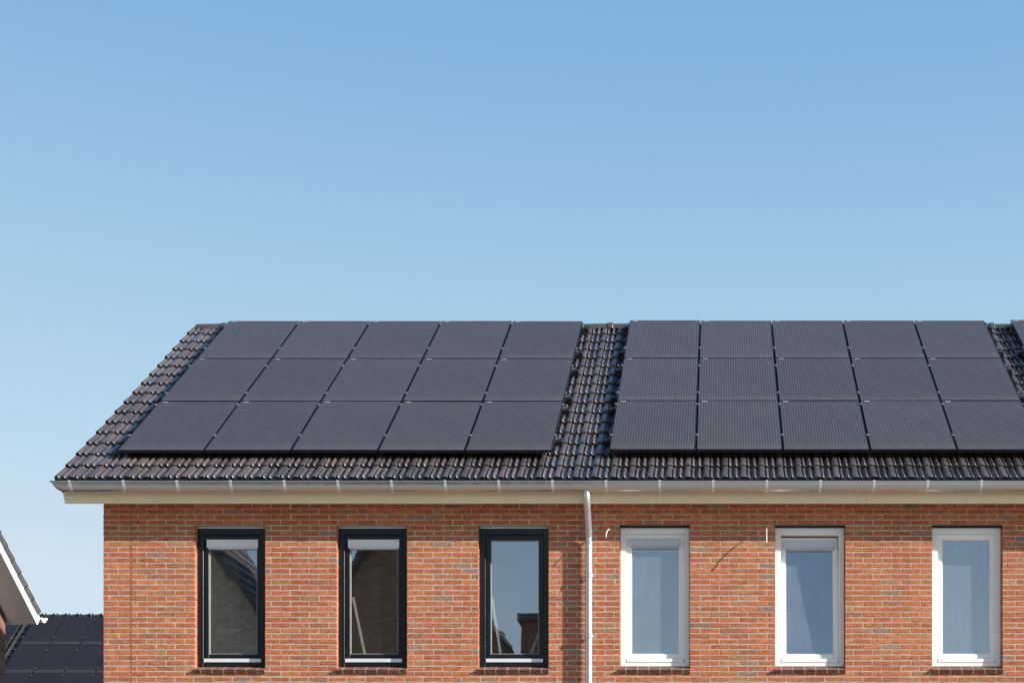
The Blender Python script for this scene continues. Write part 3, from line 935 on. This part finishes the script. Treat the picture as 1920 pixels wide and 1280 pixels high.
# ---------------------------------------------------------------- house far behind
def far_house():
    P2 = R(42.4); c, s = math.cos(P2), math.sin(P2)
    rx0, rx1 = -31.0, -15.0
    ry, rz = 34.4, 11.43
    h = empty('brick_house', (rx0, ry, 0)); tag(h, 'distant house with a dark solar roof between the two brick houses', 'house')
    L = 6.6
    mb = MB()
    ey = -L * c; ez = rz - L * s
    mb.box(0.3, rx1 - rx0 - .3, ey + .4, -ey - .4, 0, ez + .2); mb.build('wall', MT['brick_flat'], h)
    mb = MB(); n = 19; st = L / n
    for side in (1, -1):
        for k in range(n):
            s0 = -L + k * st; s1 = s0 + st * 1.02
            def Q(q, hh): return (side * (q * c - hh * s), rz + q * s + hh * c)
            a = [Q(s0, .045), Q(s0, -.03), Q(s1, -.03), Q(s1, .01)]
            V = [(0, *p) for p in a] + [(rx1 - rx0, *p) for p in a]
            mb.mesh(V, [(0, 1, 2, 3), (4, 7, 6, 5), (0, 4, 5, 1), (0, 3, 7, 4), (1, 5, 6, 2), (2, 6, 7, 3)])
    # rolls of the tiles, so the strip between the panels reads as pantiles
    for i in range(int((rx1 - rx0) / .21)):
        x = .1 + i * .21
        V = [(x, -L * c - .05 * s, rz - L * s + .05 * c), (x + .05, -L * c - .10 * s, rz - L * s + .10 * c), (x + .1, -L * c - .05 * s, rz - L * s + .05 * c)]
        V += [(p[0], p[1] + L * c, p[2] + L * s) for p in V]
        mb.mesh(V, [(0, 1, 4, 3), (1, 2, 5, 4)])
    roof = mb.build('roof', MT['tile_far'], h)
    x = 0.0; first = None
    while x < rx1 - rx0 - .2:
        if first is None:
            mb = MB(); mb.tube([(0, 0, 0), (.30, 0, .02), (.31, 0, .03), (.41, 0, .03)], [.105, .115, .135, .135], 12)
            mb.tube([(.36, -.10, .10), (.36, -.10, .12)], .02, 6)
            first = o = mb.build('ridge_tile', MT['tile_far'], roof, smooth=40)
        else: o = first.copy(); COL.objects.link(o); o.parent = roof
        o.location = (x, 0, rz - .02); x += .40
    # panels
    t = .14; top = .20
    d = top + 3 * 1.68
    y0 = ry - d * c - t * s; z0 = rz - d * s + t * c
    return y0, z0, P2
fy0, fz0, fP2 = far_house()
NB = ['lowest', 'second', 'topmost']
array(-23.22, fy0, fz0, 1.0085, 4, 'on the distant roof', 'solar panels on the distant roof', fP2, 3, True, names=NB)
array(-24.64, fy0, fz0, 1.0085, 1, 'beside the neighbour brick corner', 'solar panels on the distant roof edge', fP2, 3, True, names=NB)

# ---------------------------------------------------------------- houses across the street (behind the camera, mirrored in the panes)
def gable_house(xa, yf, zap, pitch, half, depth, lab, wallm):
    h = empty('brick_house', (xa, yf, 0)); tag(h, lab, 'house')
    t = math.tan(pitch)
    mb = MB(); ze = zap - half * t
    mb.face([(-half, 0, 0), (-half, 0, ze), (0, 0, zap), (half, 0, ze), (half, 0, 0)])
    for sx in (-1, 1): mb.face([(sx * half, 0, 0), (sx * half, 0, ze), (sx * half, -depth, ze), (sx * half, -depth, 0)])
    mb.face([(-half, -depth, 0), (half, -depth, 0), (half, -depth, ze), (0, -depth, zap), (-half, -depth, ze)])
    mb.build('wall', wallm, h)
    mb = MB(); c, s = math.cos(pitch), math.sin(pitch); L = (half + .4) / c; n = int(L / .34)
    for sx in (-1, 1):
        for k in range(n):
            a0 = L - k * L / n; a1 = a0 - L / n * 1.05
            def Q(a, hh): return (sx * (a * c + hh * s), zap + .05 - a * s + hh * c)
            pr = [Q(a0, .07), Q(a0, -.06), Q(a1, -.06), Q(a1, .03)]
            V = [(p[0], .45, p[1]) for p in pr] + [(p[0], -depth - .3, p[1]) for p in pr]
            mb.mesh(V, [(0, 1, 2, 3), (4, 7, 6, 5), (0, 4, 5, 1), (0, 3, 7, 4), (1, 5, 6, 2), (2, 6, 7, 3)])
    mb.build('roof', MT['tile_grey'], h)
    for sx in (-1, 1):
        mb = MB(); t0 = half + .35
        V = [(sx * t0, .455, zap - t0 * t - .12), (0, .455, zap - .12), (0, .455, zap + .02), (sx * t0, .455, zap - t0 * t + .02)]
        V += [(p[0], .43, p[2]) for p in V]
        mb.mesh(V, [(0, 1, 2, 3), (7, 6, 5, 4), (0, 4, 5, 1), (1, 5, 6, 2), (2, 6, 7, 3), (3, 7, 4, 0)])
        mb.build('bargeboard', MT['tile_grey'], h)
    return h
gable_house(-13.46, -20.2, 12.0, R(58), 3.2, 2.9, 'house with tiled slope mirrored in the leftmost black window', MT['brick_pale'])
gable_house(-7.70, -20.2, 12.35, R(62), 2.6, 3.0, 'narrow steep gabled house mirrored in the middle black window', MT['brick_shade'])
hb = empty('brick_building', (-4.1, -20, 0)); tag(hb, 'flat topped block mirrored low in the third black window', 'building')
mb = MB(); mb.box(-.85, .85, -6, 0, 0, 8.7); mb.build('wall', MT['brick_brown'], hb)
mb = MB(); mb.box(-.95, .95, -6.1, .1, 8.701, 8.86); mb.build('roof_edge', MT['tile_grey'], hb)

# ---------------------------------------------------------------- ground
mb = MB(); mb.face([(-600, -600, 0), (600, -600, 0), (600, 900, 0), (-600, 900, 0)])
tag(mb.build('ground', MT['paving']), kind='structure')

# ---------------------------------------------------------------- sun, sky, camera
S = Vector((2.6, -1.0, 1.13)).normalized()           # towards the sun
sun = bpy.data.lights.new('sun', 'SUN'); sun.energy = 7.0; sun.angle = R(.53); sun.color = (1.0, .95, .87)
so = bpy.data.objects.new('sun', sun); COL.objects.link(so)
so.rotation_euler = (-S).to_track_quat('-Z', 'Y').to_euler(); so.location = (20, -20, 30)

wd = bpy.data.worlds.new('World'); scene.world = wd; wd.use_nodes = True
nt = wd.node_tree; bg = nt.nodes['Background']
sky = nt.nodes.new('ShaderNodeTexSky'); sky.sky_type = 'NISHITA'; sky.sun_disc = False
sky.sun_elevation = math.asin(S.z); sky.sun_rotation = math.atan2(S.x, S.y)
sky.altitude = 0; sky.air_density = 1.0; sky.dust_density = 0.1; sky.ozone_density = 1.0
# hazy spring sky: the physical sky blended with a measured zenith-to-horizon gradient
tcw = nt.nodes.new('ShaderNodeTexCoord'); sep = nt.nodes.new('ShaderNodeSeparateXYZ'); nt.links.new(tcw.outputs['Generated'], sep.inputs[0])
rp = nt.nodes.new('ShaderNodeValToRGB'); nt.links.new(sep.outputs[2], rp.inputs[0])
STOPS = [(0.0, (.74, .80, .85)), (.12, (.72, .81, .885)), (.199, (.640, .772, .884)), (.28, (.50, .69, .85)), (.36, (.385, .607, .815)), (.43, (.298, .525, .775)), (.48, (.240, .465, .742)), (.52, (.222, .442, .720)), (.75, (.12, .29, .58)), (1.0, (.09, .22, .50))]
while len(rp.color_ramp.elements) < len(STOPS): rp.color_ramp.elements.new(.5)
for e, (p_, c_) in zip(rp.color_ramp.elements, STOPS): e.position = p_; e.color = (*c_, 1)
sc_ = nt.nodes.new('ShaderNodeVectorMath'); sc_.operation = 'SCALE'; nt.links.new(rp.outputs[0], sc_.inputs[0]); sc_.inputs['Scale'].default_value = 1 / .15
mxw = nt.nodes.new('ShaderNodeMix'); mxw.data_type = 'RGBA'; 
mr = nt.nodes.new('ShaderNodeMapRange'); mr.inputs['From Min'].default_value = -.25; mr.inputs['From Max'].default_value = .35
mr.inputs['To Min'].default_value = .22; mr.inputs['To Max'].default_value = .96; nt.links.new(sep.outputs[1], mr.inputs[0]); nt.links.new(mr.outputs[0], mxw.inputs[0])
dm = nt.nodes.new('ShaderNodeVectorMath'); dm.operation = 'SCALE'; nt.links.new(sky.outputs[0], dm.inputs[0]); dm.inputs['Scale'].default_value = .95
nt.links.new(dm.outputs[0], mxw.inputs[6]); nt.links.new(sc_.outputs[0], mxw.inputs[7])
nt.links.new(mxw.outputs[2], bg.inputs[0]); bg.inputs[1].default_value = .15

D = 17.67; F = 2863.0
cam = bpy.data.cameras.new('camera'); co = bpy.data.objects.new('camera', cam); COL.objects.link(co)
co.location = (0, -D, 1.6); co.rotation_euler = (R(90), 0, 0)
cam.sensor_width = 36; cam.lens = F / 1920 * 36
cam.shift_x = (960 - 1350) / 1920; cam.shift_y = (1697 - 640) / 1920
cam.clip_start = .1; cam.clip_end = 3000
scene.camera = co
scene.view_settings.view_transform = 'Standard'; scene.view_settings.look = 'None'; scene.view_settings.exposure = 0
